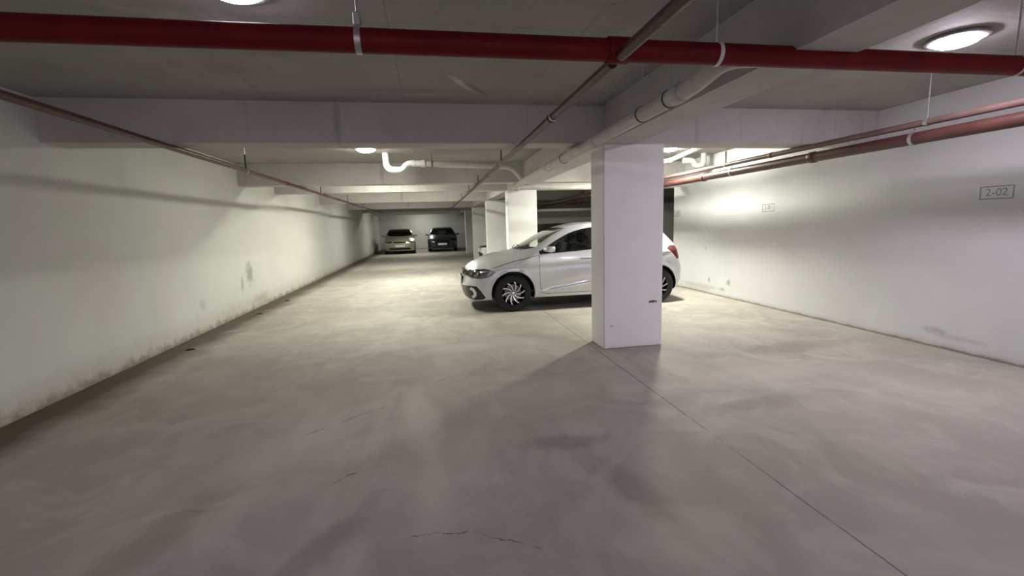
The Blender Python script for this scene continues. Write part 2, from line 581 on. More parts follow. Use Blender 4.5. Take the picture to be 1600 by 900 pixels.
fl = struct(MB().box(XL-.3, XF+.3, Y0-.3, YE+.3, -.2, 0).build('floor', 'floor_concrete'), 'worn beige-grey concrete garage floor with stains and a saw-cut joint')
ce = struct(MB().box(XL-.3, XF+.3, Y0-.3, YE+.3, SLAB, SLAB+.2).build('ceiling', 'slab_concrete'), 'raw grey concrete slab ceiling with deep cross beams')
struct(MB().box(XL-.3, XL, Y0-.3, YE+.3, 0, SLAB).build('wall_left', 'wall_left_paint'), 'long white painted left wall with grime along its foot')
wr = MB().box(XR, XR+.3, Y0-.3, WR_END, 0, SLAB).build('wall_right', 'wall_right_paint')
struct(wr, 'white painted right wall with stencilled bay numbers')
struct(MB().box(XL, XF+.3, YE, YE+.3, 0, SLAB).build('wall_end', 'wall_far_paint'), 'pale far end wall behind the two parked cars')
struct(MB().box(XL, XR, Y0-.3, Y0, 0, SLAB).build('wall_back', 'wall_far_paint'))
struct(MB().box(XF, XF+.3, WR_END, YE, 0, SLAB).build('wall_far_right', 'wall_far_paint'))
struct(MB().box(XR+.3, XF+.3, WR_END-.3, WR_END, 0, SLAB).build('wall_return', 'wall_far_paint'))

LB0, LB1 = 1.86, 2.22                     # longitudinal beam over the column row
ys = [Y0] + [v for b0, t in BEAMS for v in (b0, b0+t)] + [YE]
for i, (b0, t) in enumerate(BEAMS):
    xe = XR if b0 < WR_END-.4 else XF
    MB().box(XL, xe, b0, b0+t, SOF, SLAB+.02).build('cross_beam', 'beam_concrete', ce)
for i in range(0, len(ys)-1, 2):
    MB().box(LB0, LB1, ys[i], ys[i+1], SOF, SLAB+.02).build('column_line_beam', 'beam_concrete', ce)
# lintel over the end of the right wall, shallow ledge beam at the right wall head
MB().box(XR-.002, XR+.3, WR_END, 24.3, SOF+.05, SLAB+.02).build('edge_beam', 'beam_concrete', ce)

COLS = [(4.7745, 'nearest white square concrete column standing in front of the silver hatchback'),
        (10.9, 'second white column, brightly lit, just behind the hood of the silver hatchback'),
        (15.1, 'third white column beside the nose of the white car'),
        (20.1, 'fourth white column in the row, behind the white car nose'),
        (24.35, 'fifth white column, the farthest one near the end wall')]
for cy, lb in COLS:
    x0, x1 = 1.8617, 2.565
    o = MB().bbox(x0, x1, cy-.001, cy+.40, -.001, SOF+.003, .012).build('concrete_column', 'column_paint')
    tag(o, lb, 'column', 'white columns in a row')
    if cy < 5:
        # small damage marks on the front face
        def blot(cx, cz, pts):
            MB().poly([(cx+a, cz+b) for a, b in pts], 'y', cy-.006, cy+.002).build('paint_chip', 'chip', o)
        blot(2.448, .518, [(-.05, -.008), (-.03, -.016), (-.015, -.004), (.005, -.022), (.012, -.004), (.045, -.012), (.05, .002), (.02, .012), (-.02, .014), (-.045, .004)])
        blot(1.955, .26, [(-.018, -.006), (.0, -.002), (.02, .010), (.004, .006), (-.014, .002)])

# ------------------------------------------------------------------ lamps
for i, (x, y, st, tint, lb) in enumerate(LAMPS):
    e = mat_emit('lamp_glow_%d' % i, tint, st)
    t = empty('ceiling_lamp', (x, y, SLAB))
    tag(t, lb, 'ceiling lamp', 'round ceiling lamps')
    n = 32
    MB().lathe([(0.02, -.0005), (.170, -.0005), (.175, -.012), (.172, -.022), (.152, -.028), (.139, -.025), (.134, -.015)], n=n).build('base_ring', 'lamp_ring', t, True)
    prof = [(.136*math.cos(a), -.020-.048*math.sin(a)) for a in [k*math.pi/2/6 for k in range(6)]]
    mb = MB().lathe(prof, n=n)
    b = len(mb.v)
    mb.v.append((0, 0, -.068))
    for k in range(n):
        mb.f.append((b-n+k, b-n+(k+1) % n, b))
    mb.build('diffuser', e, t, True, 80)

# ------------------------------------------------------------------ pipes
def ring(mb, c, r, axis, tube_r=.004, width=.022, n=28):
    """flat band around a pipe: axis is the pipe direction"""
    mb.lathe([(r, -width/2), (r+tube_r, -width/2), (r+tube_r, width/2), (r, width/2)], c, axis, n, True)
    return mb


def pipe_thing(name, label, cat, pts, r, mat, fil=.1, couplings=(), group=None, n=16):
    p0 = pts[0]
    t = empty(name, p0)
    tag(t, label, cat, group)
    loc = [(p[0]-p0[0], p[1]-p0[1], p[2]-p0[2]) for p in pts]
    MB().tube(fillet(loc, fil) if len(loc) > 2 else loc, r, n).build('pipe', mat, t, True, 50)
    for (c, axis, cr, wd, cm) in couplings:
        lc = (c[0]-p0[0], c[1]-p0[1], c[2]-p0[2])
        MB().lathe([(r*.98, -wd/2), (cr*.96, -wd/2), (cr, -wd/2+.004), (cr, wd/2-.004), (cr*.96, wd/2), (r*.98, wd/2)], lc, axis, n).build('coupling', cm, t, True)
    t['_r'] = r
    return t, p0


def hanger(t, p0, c, axis, r, band_mat='galvanised', rod_mat='galvanised', rod_r=.005, width=.022, block=False, dark=0.0, top=SLAB):
    c = Vector(c)-Vector(p0)
    zt = top-p0[2]
    h = ring(MB(), c, r+.0005, axis, .004, width).build('hanger_ring', band_mat, t, True)
    rod = MB().tube([(c.x, c.y, c.z+r+.002), (c.x, c.y, zt)], rod_r, 8)
    rod.build('hanger_rod', rod_mat, h)
    if block:
        MB().bbox(c.x-.017, c.x+.017, c.y-.02, c.y+.02, c.z+r+.004, c.z+r+.06, .005).build('hanger_clevis', band_mat, h)
    if dark:
        MB().box(c.x-.007, c.x+.007, c.y-.011, c.y+.011, c.z+r+.004, c.z+r+.004+dark).build('hanger_bracket', 'black_steel', h)


# thick red sprinkler main across the near bay
MY, MZ, MR = 2.2, 2.232, .052
t, p0 = pipe_thing('sprinkler_main', 'thick dark red pipe running across the whole picture under the ceiling', 'pipe',
                   [(XL, MY, MZ), (XR, MY, MZ)], MR, 'red_pipe', couplings=[((.93, MY, MZ), 'x', MR+.008, .11, 'red_pipe')], n=24)
hanger(t, p0, (-.262, MY, MZ), 'x', MR, block=True, rod_r=.0045, width=.026)
hanger(t, p0, (1.452, MY, MZ), 'x', MR, 'white_strap', width=.020)
hanger(t, p0, (3.32, MY, MZ), 'x', MR, 'galvanised', width=.020)
BX, BZ, BR = .93, 2.196, .027
MB().tube([(BX-p0[0], MY-MR-p0[1]+.006, BZ-p0[2]), (BX-p0[0], Y0-p0[1], BZ-p0[2])], BR, 16).build('branch_pipe', 'rusty_red_pipe', t, True)
YB = MY+MR+.010

# branch pipes along the aisle
t, p0 = pipe_thing('sprinkler_branch', 'thin red pipe receding down the middle of the aisle ceiling', 'pipe',
                   [(BX, YB, BZ), (BX, 23.5, BZ)], BR, 'rusty_red_pipe',
                   couplings=[((BX, y, BZ), 'y', BR+.006, .05, 'rusty_red_pipe') for y in (3.45, 7.2, 12.3)])
for y in (5.86, 8.92-.25, 10.7, 13.2, 17.5):
    hanger(t, p0, (BX, y, BZ), 'y', BR, dark=.13)
ring(MB(), Vector((0, 3.36-YB, 0)), BR+.006, 'y', .003, .02).build('clip', 'galvanised', t)
LX, LZ = -2.26, 2.203
t, p0 = pipe_thing('sprinkler_branch', 'thin dark red pipe receding close to the left wall', 'pipe',
                   [(LX, YB, LZ), (LX, 23.5, LZ)], BR, 'rusty_red_pipe',
                   couplings=[((LX, y, LZ), 'y', BR+.006, .05, 'rusty_red_pipe') for y in (8.2, 12.4)])
for y in (6.48, 10.6, 13.9, 17.0):
    hanger(t, p0, (LX, y, LZ), 'y', BR, dark=.17)

# pair of pipes along the right wall
RX = 4.40
t, p0 = pipe_thing('fire_riser_line', 'thick dark red pipe along the right wall, lower of the pair', 'pipe',
                   [(RX, Y0, 2.095), (RX, 22.5, 2.095)], .055, 'rusty_red_pipe',
                   couplings=[((RX, y, 2.095), 'y', .064, .07, 'rusty_red_pipe') for y in (4.75, 6.9, 13.5)], n=20)
for y in (3.62, 6.2, 12.5, 16.5):
    hanger(t, p0, (RX, y, 2.095), 'y', .055, top=2.186, width=.03)
t, p0 = pipe_thing('sprinkler_branch', 'thin pinkish red pipe along the right wall, above the thick one', 'pipe',
                   [(RX-.02, YB, 2.216), (RX-.02, 22.5, 2.216)], BR+.003, 'pink_pipe',
                   couplings=[((RX-.02, y, 2.216), 'y', BR+.009, .05, 'pink_pipe') for y in (5.4, 8.0)])
for y in (3.5, 6.33, 8.4, 12.8, 17.2):
    hanger(t, p0, (RX-.02, y, 2.216), 'y', BR+.003, 'white_strap' if y > 6 else 'galvanised', dark=.16 if y > 6 else 0, width=.03)

# grey-white drain running beside the column line beam, with its wye and cross run
DX = 1.60
dz = lambda y: 2.222 - (y-2.07)*.0125
t, p0 = pipe_thing('drain_pipe', 'dusty grey plastic drain pipe beside the beam over the nearest column', 'pipe',
                   [(LB0+.001, 2.345, 2.285), (DX, 2.345, 2.275), (DX, 2.62, dz(2.62)), (DX, 7.75, dz(7.75)), (DX+.02, 8.70, 2.135), (4.24, 8.70, 2.115), (4.24, 10.6, 2.10)], .055, 'pvc_dusty', .14,
                   [((DX, y, dz(y)), 'y', .062, .10, 'pvc_dusty') for y in (2.80, 4.3, 6.1)], n=20)
dt, dp0 = t, p0
for y in (2.92, 3.32, 5.35):
    hanger(t, p0, (DX, y, dz(y)), 'y', .055, 'black_steel', rod_r=.003, width=.012)
TP = [(-.635, 7.8, SLAB-.001), (-.63, 7.8, 2.36), (-.38, 7.8, 2.355), (-.30, 7.8, 2.46), (-.03, 7.8, 2.455)]
tp = MB().tube([p-Vector(dp0) for p in fillet(TP, .13)], .052, 20).build('trap_pipe', 'pvc', dt, True, 50)
tp['label'] = 'white curved drain trap beside the bright ceiling lamp'
TR = [(-.04, 7.8, 2.455), (1.42, 7.8, 2.40), (1.585, 7.79, 2.205)]
MB().tube([p-Vector(dp0) for p in fillet(TR, .13)], .050, 20).build('cross_run', 'pvc_dusty', dt, True, 50)
for cx, cr, wd in ((-.05, .06, .06), (-.20, .057, .03)):
    MB().lathe([(.05, -wd/2), (cr, -wd/2), (cr, wd/2), (.05, wd/2)], Vector((cx, 7.8, 2.457))-Vector(dp0), 'x', 20).build('coupling', 'pvc', tp, True)
ring(MB(), Vector((.09, 7.8, 2.451))-Vector(dp0), .0525, 'x', .004, .014).build('hanger_ring', 'black_steel', tp, True)
MB().tube([Vector((.09, 7.8, 2.505))-Vector(dp0), Vector((.09, 7.8, SLAB))-Vector(dp0)], .004, 8).build('hanger_rod', 'black_steel', tp)
t, p0 = pipe_thing('drain_branch', 'thin white drain pipe slanting beside the lamp behind the nearest column', 'pipe',
                   [(4.15, 6.5, 2.53), (4.26, 7.75, 2.475), (3.7, 7.9, 2.46), (3.7, 7.9, SLAB)], .036, 'pvc', .09,
                   [((4.255, 7.7, 2.478), 'y', .044, .05, 'pvc')])
t, p0 = pipe_thing('drain_trap', 'grey curved drain trap under the slab near the right wall', 'pipe',
                   [(5.02, 7.9, SLAB-.002), (5.02, 7.9, 2.42), (4.86, 7.9, 2.40), (4.80, 7.9, 2.50), (4.62, 7.9, 2.50)], .05, 'pvc_dusty', .1)
t, p0 = pipe_thing('drain_outlet', 'short white drain pipe leaving the right wall behind the thick red pipe', 'pipe',
                   [(XR, 8.85, 2.15), (4.72, 8.85, 2.13), (4.66, 9.2, 2.13), (4.66, 10.8, 2.12)], .05, 'pvc', .12)

# ------------------------------------------------------------------ stencilled bay numbers on the right wall
def bay_number(txt, y0, y1, z0, z1, label):
    t = empty('bay_number', (XR, (y0+y1)/2, z0))
    tag(t, label, 'bay number', 'stencilled bay numbers')
    w_, h_ = abs(y1-y0), z1-z0
    e = .010
    f = MB()
    for a0, a1, b0, b1 in ((-w_/2, w_/2, 0, e), (-w_/2, w_/2, h_-e, h_), (-w_/2, -w_/2+e, e, h_-e), (w_/2-e, w_/2, e, h_-e)):
        f.box(-.0015, .001, a0, a1, b0, b1)
    f.build('frame', 'ink', t)
    cu = bpy.data.curves.new('bay_text', 'FONT')
    cu.body = txt
    cu.size = h_*.80
    cu.align_x = 'CENTER'
    cu.align_y = 'CENTER'
    cu.extrude = .0008
    tmp = bpy.data.objects.new('tmp', cu)
    COL.objects.link(tmp)
    dg = bpy.context.evaluated_depsgraph_get()
    me = bpy.data.meshes.new_from_object(tmp.evaluated_get(dg))
    bpy.data.objects.remove(tmp, do_unlink=True)
    me.materials.clear()
    me.materials.append(MATS['ink'])
    o = bpy.data.objects.new('numerals', me)
    COL.objects.link(o)
    o.parent = t
    # text x -> -Y (reads left to right seen from inside), text y -> +Z
    o.matrix_local = Matrix(((0, 0, -1, -.001), (-1, 0, 0, 0), (0, 1, 0, h_/2), (0, 0, 0, 1)))


bay_number('2-02', 3.40, 3.67, 1.53, 1.655, 'framed bay number stencilled nearest the camera on the right wall')
bay_number('2-01', 6.39, 6.655, 1.515, 1.637, 'framed bay number stencilled midway along the right wall')
bay_number('2-00', 9.12, 9.375, 1.51, 1.63, 'framed bay number stencilled at the far end of the right wall')

# ------------------------------------------------------------------ small scraps on the floor
for (x, y, s, a), lb in zip(((-3.0, 6.16, .055, .4), (-3.02, 8.58, .06, .1), (-2.98, 10.05, .05, .8)),
                            ('dark scrap on the floor at the left wall, nearest of the three', 'dark scrap on the floor at the left wall, middle of the three',
                             'dark scrap on the floor at the left wall, farthest of the three')):
    n = 9
    top = [(s*(1+.4*random.uniform(-1, 1))*math.cos(2*math.pi*k/n), .45*s*(1+.4*random.uniform(-1, 1))*math.sin(2*math.pi*k/n)) for k in range(n)]
    m = MB()
    m.v = [(p[0], p[1], 0) for p in top] + [(p[0]*.55, p[1]*.55, .012+.008*random.random()) for p in top]
    m.f = [tuple(range(n-1, -1, -1)), tuple(range(n, 2*n))] + [(k, (k+1) % n, n+(k+1) % n, n+k) for k in range(n)]
    o = m.build('debris_scrap', 'debris')
    o.location = (x, y, 0.0)
    o.rotation_euler = (0, 0, a)
    tag(o, lb, 'debris', 'scraps along the left wall')

# ------------------------------------------------------------------ cars
# Body = implicit surface (side, top, nose, tail, sill functions) meshed on a grid, then split into panels.
# Car frame: X = 0 at the front axle, +X to the tail; Y = 0 on the centre line; Z = 0 on the ground.
def smax(a, b, k):
    h = np.clip(.5+.5*(a-b)/k, 0, 1)
    return b+(a-b)*h + k*h*(1-h)


def lerp_tab(x, tab):
    xs, ys_ = zip(*tab)
    return np.interp(x, xs, ys_).astype(np.float32)


def smooth_tab(tab, n=400):
    """Catmull-like smooth table by repeated averaging of a dense linear table"""
    xs, ys_ = zip(*tab)
    X = np.linspace(xs[0], xs[-1], n)
    Yv = np.interp(X, xs, ys_)
    k = max(3, n//50) | 1
    for _ in range(3):
        Yp = np.pad(Yv, k//2, mode='edge')
        # keep slopes at the ends
        Yp[:k//2] = Yv[0]+(np.arange(-(k//2), 0))*(Yv[1]-Yv[0])
        Yp[-(k//2):] = Yv[-1]+(np.arange(1, k//2+1))*(Yv[-1]-Yv[-2])
        Yv = np.convolve(Yp, np.ones(k)/k, 'valid')
    return X, Yv


HATCH = dict(
    top=[(-.86, .40), (-.80, .54), (-.76, .63), (-.70, .69), (-.58, .795), (-.36, .898), (-.14, .955), (.06, .980), (.15, .99), (.30, 1.055), (.60, 1.20), (.90, 1.338),
         (1.05, 1.388), (1.35, 1.44), (1.75, 1.452), (2.05, 1.442), (2.35, 1.415), (2.58, 1.375), (2.70, 1.335), (2.78, 1.27), (2.96, 1.04), (3.10, .8), (3.2, .4)],
    crown=[(-.8, .03), (-.5, .13), (.0, .15), (.35, .11), (.7, .05), (1.2, .045), (2.6, .05), (3.0, .05)],
    nose=[(.10, -.63), (.18, -.73), (.26, -.765), (.36, -.79), (.46, -.80), (.56, -.785), (.64, -.762), (.72, -.72), (.85, -.60), (1.5, -.3)],
    tail=[(.10, 2.85), (.22, 2.98), (.30, 3.06), (.42, 3.115), (.62, 3.12), (.72, 3.09), (.95, 3.03), (1.05, 2.98), (1.28, 2.80), (1.36, 2.74), (1.5, 2.6)],
    side=[(.05, .79), (.17, .815), (.24, .845), (.34, .862), (.50, .872), (.66, .876), (.80, .874), (.86, .866), (.95, .838), (1.02, .806), (1.38, .605), (1.6, .46)],
    plan=[(-.9, -.10), (-.5, -.02), (-.2, .0), (2.5, .0), (2.8, -.02), (3.05, -.075), (3.2, -.13)],
    dlo=[(.43, .945), (.62, 1.055), (.82, 1.165), (1.05, 1.268), (1.30, 1.325), (1.6, 1.352), (1.95, 1.352), (2.20, 1.325), (2.36, 1.285), (2.47, 1.21), (2.50, 1.13),
         (2.42, 1.065), (2.2, 1.04), (1.8, 1.018), (1.35, .992), (.9, .965)],
    wb=2.551, wr=.309, arch=.362)
SEDAN = dict(HATCH)
SEDAN['top'] = [(-.86, .40), (-.80, .56), (-.76, .66), (-.68, .73), (-.5, .80), (-.2, .88), (.1, .93), (.22, .955), (.4, 1.05), (.7, 1.22), (.95, 1.335), (1.15, 1.39),
                (1.5, 1.42), (1.9, 1.42), (2.2, 1.385), (2.45, 1.30), (2.75, 1.13), (2.95, 1.02), (3.25, .985), (3.45, .95), (3.52, .75), (3.6, .4)]
SEDAN['tail'] = [(.10, 3.2), (.25, 3.38), (.45, 3.50), (.65, 3.51), (.95, 3.44), (1.1, 3.3), (1.5, 3.0)]
SEDAN['plan'] = [(-.9, -.10), (-.5, -.02), (-.2, .0), (2.6, .0), (3.0, -.02), (3.4, -.08), (3.6, -.13)]
SEDAN['dlo'] = [(.52, .945), (.75, 1.08), (1.0, 1.215), (1.25, 1.285), (1.6, 1.31), (1.95, 1.295), (2.2, 1.245), (2.45, 1.15), (2.62, 1.05), (2.5, 1.0), (1.8, .985), (1.2, .965)]


class Car:
    def __init__(self, S, creases=True):
        self.S = S
        self.cre = creases
        self.topT = smooth_tab(S['top'])
        self.noseT = smooth_tab(S['nose'])
        self.tailT = smooth_tab(S['tail'])
        self.sideT = smooth_tab(S['side'])
        self.crownT = smooth_tab(S['crown'])
        self.planT = smooth_tab(S['plan'])

    def half(self, X, Z):
        S = self.S
        h = np.interp(Z, *self.sideT) + np.interp(X, *self.planT)
        # greenhouse narrows towards the tail
        h = h - .16*np.clip((X-2.15)/.85, 0, 1.2)**1.6*np.clip((Z-.93)/.30, 0, 1)
        if self.cre:
            # shoulder crease rising along the flank, undercut below it
            zc = .775+.052*(X-.45)
            d = Z-zc
            m = np.clip((X+.45)/.4, 0, 1)*np.clip((2.95-X)/.3, 0, 1)
            h = h + m*(.012*np.exp(-(d/.018)**2) - .010*np.exp(-((d+.06)/.05)**2))
            # lower door sculpt
            zl = .325+.115*(X-.48)/.86*np.clip((1.9-X)/.6, .6, 1)
            ml = np.clip((X-.42)/.2, 0, 1)*np.clip((2.15-X)/.2, 0, 1)
            e = Z-zl
            h = h - ml*.020*np.exp(-((e-.055)/.055)**2) + ml*.012*np.exp(-((e+.02)/.025)**2)
        for ax in (0, S['wb']):
            r = np.sqrt((X-ax)**2+(Z-S['wr'])**2)
            h = h + .010*np.exp(-((r-S['arch']-.012)/.028)**2)
        return h

    def F(self, X, Y, Z):
        S = self.S
        ay = np.abs(Y)
        fs = (ay - self.half(X, Z))*.95
        ft = (Z - np.interp(X, *self.topT) + np.interp(X, *self.crownT)*(ay/.8)**2.4)
        sl = np.gradient(self.topT[1], self.topT[0])
        k = np.interp(X, self.topT[0], 1/np.sqrt(1+sl*sl))
        ft = ft*k
        q = ay/.875
        sweep = .055*q**2 + .12*q**4 + .20*q**10
        fn = (np.interp(Z, *self.noseT)+sweep - X)*.85
        fr = (X - np.interp(Z, *self.tailT) + .05*q**2+.07*q**6+.05*q**12)*.9
        fb = .205 - .04*np.clip(-X-.3, 0, .4) - Z
        f = smax(fs, ft, .035)
        f = smax(f, fn, .045)
        f = smax(f, fr, .045)
        f = smax(f, fb, .03)
        for ax in (0, S['wb']):
            r = np.sqrt((X-ax)**2+(Z-S['wr'])**2)
            w_ = np.maximum(r-S['arch'], .56-ay)
            f = np.maximum(f, -w_)
        return f

    def mesh(self, h):
        S = self.S
        x0, x1 = S['nose'][4][1]-.08, max(a for _, a in S['tail'])+.08
        xs = np.arange(x0, x1, h)
        ny = int(math.ceil(.96/h))
        yv = (np.arange(-ny, ny+1))*h
        zv = np.arange(.10, 1.52, h)
        yh = yv[:ny+1]
        XX, YY, ZZ = np.meshgrid(xs, yh, zv, indexing='ij')
        f = self.F(XX, YY, ZZ).astype(np.float32)
        f = np.concatenate([f, f[:, -2::-1, :]], axis=1)
        ins = f < 0
        nx, nyy, nz = f.shape
        acc = np.zeros((nx-1, nyy-1, nz-1, 3), np.float32)
        cnt = np.zeros((nx-1, nyy-1, nz-1), np.float32)
        quads = []
        sl = lambda a, o: slice(o, a-1+o)
        for ax in range(3):
            sh = [nx, nyy, nz]
            a = [slice(None)]*3
            b = [slice(None)]*3
            a[ax] = slice(0, sh[ax]-1)
            b[ax] = slice(1, sh[ax])
            fa, fb = f[tuple(a)], f[tuple(b)]
            I = np.argwhere((fa < 0) != (fb < 0))
            va, vb = fa[tuple(I.T)], fb[tuple(I.T)]
            t = va/(va-vb)
            P = I.astype(np.float32)
            P[:, ax] += t
            o1, o2 = [k for k in range(3) if k != ax]
            ok = (I[:, o1] > 0) & (I[:, o2] > 0) & (I[:, o1] < sh[o1]-1) & (I[:, o2] < sh[o2]-1)
            I, P, va = I[ok], P[ok], va[ok]
            cells = []
            for d1, d2 in ((-1, -1), (0, -1), (0, 0), (-1, 0)):
                C = I.copy()
                C[:, o1] += d1
                C[:, o2] += d2
                np.add.at(acc, tuple(C.T), P)
                np.add.at(cnt, tuple(C.T), 1)
                cells.append(C)
            flip = (va < 0) ^ (ax == 1)
            cells = [np.ravel_multi_index(tuple(c.T), cnt.shape) for c in cells]
            q = np.stack(cells, 1)
            q[~flip] = q[~flip][:, ::-1]
            quads.append(q)
        Q = np.concatenate(quads)
        used, inv = np.unique(Q, return_inverse=True)
        Q = inv.reshape(-1, 4)
        V = acc.reshape(-1, 3)[used]/cnt.reshape(-1, 1)[used]
        V = V*h + np.array([xs[0], yv[0], zv[0]], np.float32)
        V = self.project(V.astype(np.float64), 3)
        return V, Q

    def grad(self, V, e=.004):
        X, Y, Z = V.T
        g = np.stack([self.F(X+e, Y, Z)-self.F(X-e, Y, Z), self.F(X, Y+e, Z)-self.F(X, Y-e, Z), self.F(X, Y, Z+e)-self.F(X, Y, Z-e)], 1)/(2*e)
        return g

    def project(self, V, n=2, lim=.01):
        for _ in range(n):
            g = self.grad(V)
            f = self.F(*V.T)
            st = (f/np.maximum((g*g).sum(1), .2))[:, None]*g
            L = np.linalg.norm(st, axis=1, keepdims=True)
            st *= np.minimum(1, lim/np.maximum(L, 1e-9))
            V = V-st
        return V

    def side_y(self, x, z, sgn=-1):
        """lateral surface position at (x, z), scalars or arrays"""
        xa, za = np.atleast_1d(np.asarray(x, float)), np.atleast_1d(np.asarray(z, float))
        lo, hi = np.full(len(xa), .3), np.full(len(xa), 1.0)
        for _ in range(18):
            m = (lo+hi)/2
            ins = self.F(xa, m, za) < 0
            lo = np.where(ins, m, lo)
            hi = np.where(ins, hi, m)
        return sgn*lo if np.ndim(x) else float(sgn*lo[0])


def sd_poly(P, poly):
    """signed distance (neg inside) of 2D points to polygon, plus gradient"""
    poly = np.array(poly, float)
    n = len(poly)
    best = np.full(len(P), 1e9)
    bx = np.zeros((len(P), 2))
    inside = np.zeros(len(P), bool)
    for i in range(n):
        a, b = poly[i], poly[(i+1) % n]
        ab = b-a
        t = np.clip(((P-a)@ab)/(ab@ab), 0, 1)
        d = P-(a+t[:, None]*ab)
        L = np.linalg.norm(d, axis=1)
        m = L < best
        best[m] = L[m]
        bx[m] = d[m]
        cond = ((a[1] > P[:, 1]) != (b[1] > P[:, 1]))
        xi = (b[0]-a[0])*(P[:, 1]-a[1])/((b[1]-a[1]) if b[1] != a[1] else 1e-9)+a[0]
        inside ^= cond & (P[:, 0] < xi)
    s = np.where(inside, -best, best)
    g = bx/np.maximum(best, 1e-9)[:, None]
    g[inside] *= -1
    return s, g


def chaikin(pts, n=2):
    for _ in range(n):
        out = []
        for i in range(len(pts)):
            a, b = pts[i], pts[(i+1) % len(pts)]
            out += [(a[0]*.75+b[0]*.25, a[1]*.75+b[1]*.25), (a[0]*.25+b[0]*.75, a[1]*.25+b[1]*.75)]
        pts = out
    return pts


def build_car(name, S, loc, rz, h, paint, label, glass='clear_glass', style='hero', lift=0.0, detail=True, scale=(1, 1, 1), group=None):
    C = Car(S, True)
    V, Q = C.mesh(h)
    N = C.grad(V)
    N /= np.maximum(np.linalg.norm(N, axis=1, keepdims=True), 1e-9)
    t_rear = max(a for _, a in S['tail'])
    xn = min(a for _, a in S['nose'])
    # ---- regions: (key, polygon, projection axes, test)
    dlo = S['dlo']
    ws_top, ws_bot = (.965, .17) if S is not SEDAN else (1.05, .26)
    wsw = [(ws_bot+.24, -.70), (ws_bot+.10, -.5), (ws_bot+.02, -.25), (ws_bot, 0), (ws_bot+.02, .25), (ws_bot+.10, .5), (ws_bot+.24, .70),
           (ws_top+.02, .545), (ws_top, .3), (ws_top-.01, 0), (ws_top, -.3), (ws_top+.02, -.545)]
    regs = []
    regs.append(('windscreen', wsw, (0, 1), lambda c, n: (n[:, 2] > .3) & (n[:, 0] < -.05)))
    regs.append(('side_window', chaikin(dlo, 1), (0, 2), lambda c, n: (np.abs(n[:, 1]) > .6)))
    if S is SEDAN:
        regs.append(('rear_window', [(2.28, -.5), (2.28, .5), (2.8, .58), (2.8, -.58)], (0, 1), lambda c, n: (n[:, 2] > .3) & (n[:, 0] > .05)))
    else:
        regs.append(('rear_window', [(-.56, 1.0), (-.50, 1.215), (-.3, 1.25), (.3, 1.25), (.50, 1.215), (.56, 1.0), (.3, .985), (-.3, .985)], (1, 2), lambda c, n: (n[:, 0] > .4)))
    if style == 'hero':
        regs.append(('headlight', [(-.735, .665), (-.70, .695), (-.56, .722), (-.44, .727), (-.33, .70), (-.275, .672), (-.36, .615), (-.42, .585), (-.56, .568), (-.66, .578), (-.73, .605)],
                     (0, 2), lambda c, n: (np.abs(c[:, 1]) > .40) & (n[:, 2] < .9)))
        regs.append(('grille', [(-.46, .60), (-.40, .675), (.40, .675), (.46, .60), (.35, .592), (-.35, .592)], (1, 2), lambda c, n: (c[:, 0] < -.5) & (n[:, 0] < -.3)))
        regs.append(('lower_intake', [(-.60, .235), (-.60, .438), (-.3, .43), (.3, .43), (.60, .438), (.60, .235), (.2, .225), (-.2, .225)], (1, 2), lambda c, n: (c[:, 0] < -.5) & (n[:, 0] < -.3)))
        regs.append(('bumper_insert', [(-.79, .435), (-.70, .452), (-.60, .447), (-.545, .385), (-.475, .285), (-.455, .255), (-.50, .225), (-.60, .215), (-.71, .23), (-.79, .26)],
                     (0, 2), lambda c, n: (np.abs(c[:, 1]) > .42) & (np.abs(n[:, 1]) > .12)))
    else:
        hl = {'gold': [(.42, .655), (.44, .735), (.60, .765), (.80, .745), (.83, .69), (.72, .625), (.55, .62)],
              'dark': [(.50, .62), (.50, .72), (.60, .775), (.78, .775), (.84, .72), (.80, .63), (.66, .60)],
              'white': [(.46, .63), (.42, .70), (.58, .715), (.84, .735), (.86, .70), (.72, .64)]}[style]
        regs.append(('headlight', [(-a, b) for a, b in hl], (1, 2), lambda c, n: (c[:, 0] < -.2) & (n[:, 2] < .92)))
        regs.append(('headlight', hl, (1, 2), lambda c, n: (c[:, 0] < -.2) & (n[:, 2] < .92)))
        gr = {'gold': [(-.34, .62), (-.36, .70), (.36, .70), (.34, .62)],
              'dark': [(-.40, .36), (-.44, .62), (-.36, .66), (.36, .66), (.44, .62), (.40, .36), (.30, .33), (-.30, .33)],
              'white': [(-.42, .60), (-.40, .69), (.40, .69), (.42, .60)]}[style]
        regs.append(('grille', gr, (1, 2), lambda c, n: (c[:, 0] < -.4) & (n[:, 0] < -.25)))
        lo = {'gold': [(-.60, .24), (-.55, .36), (.55, .36), (.60, .24)],
              'dark': [(-.72, .24), (-.70, .31), (.70, .31), (.72, .24)],
              'white': [(-.70, .22), (-.62, .42), (-.3, .45), (.3, .45), (.62, .42), (.70, .22)]}[style]
        regs.append(('lower_intake', lo, (1, 2), lambda c, n: (c[:, 0] < -.35) & (n[:, 0] < -.25)))
    if S is SEDAN:
        tl = [(t_rear-.30, .88), (t_rear-.10, .92), (t_rear+.05, .90), (t_rear+.05, .72), (t_rear-.16, .74)]
    else:
        tl = [(2.735, .945), (2.80, .992), (2.90, .992), (3.12, .975), (3.12, .80), (2.975, .775), (2.92, .755), (2.885, .80), (2.82, .88)]
    regs.append(('tail_light', tl, (0, 2), lambda c, n: (np.abs(c[:, 1]) > .47) & (n[:, 2] < .9)))
    # ---- snap vertices onto region outlines so the panel edges come out clean
    onb = np.zeros(len(V), bool)
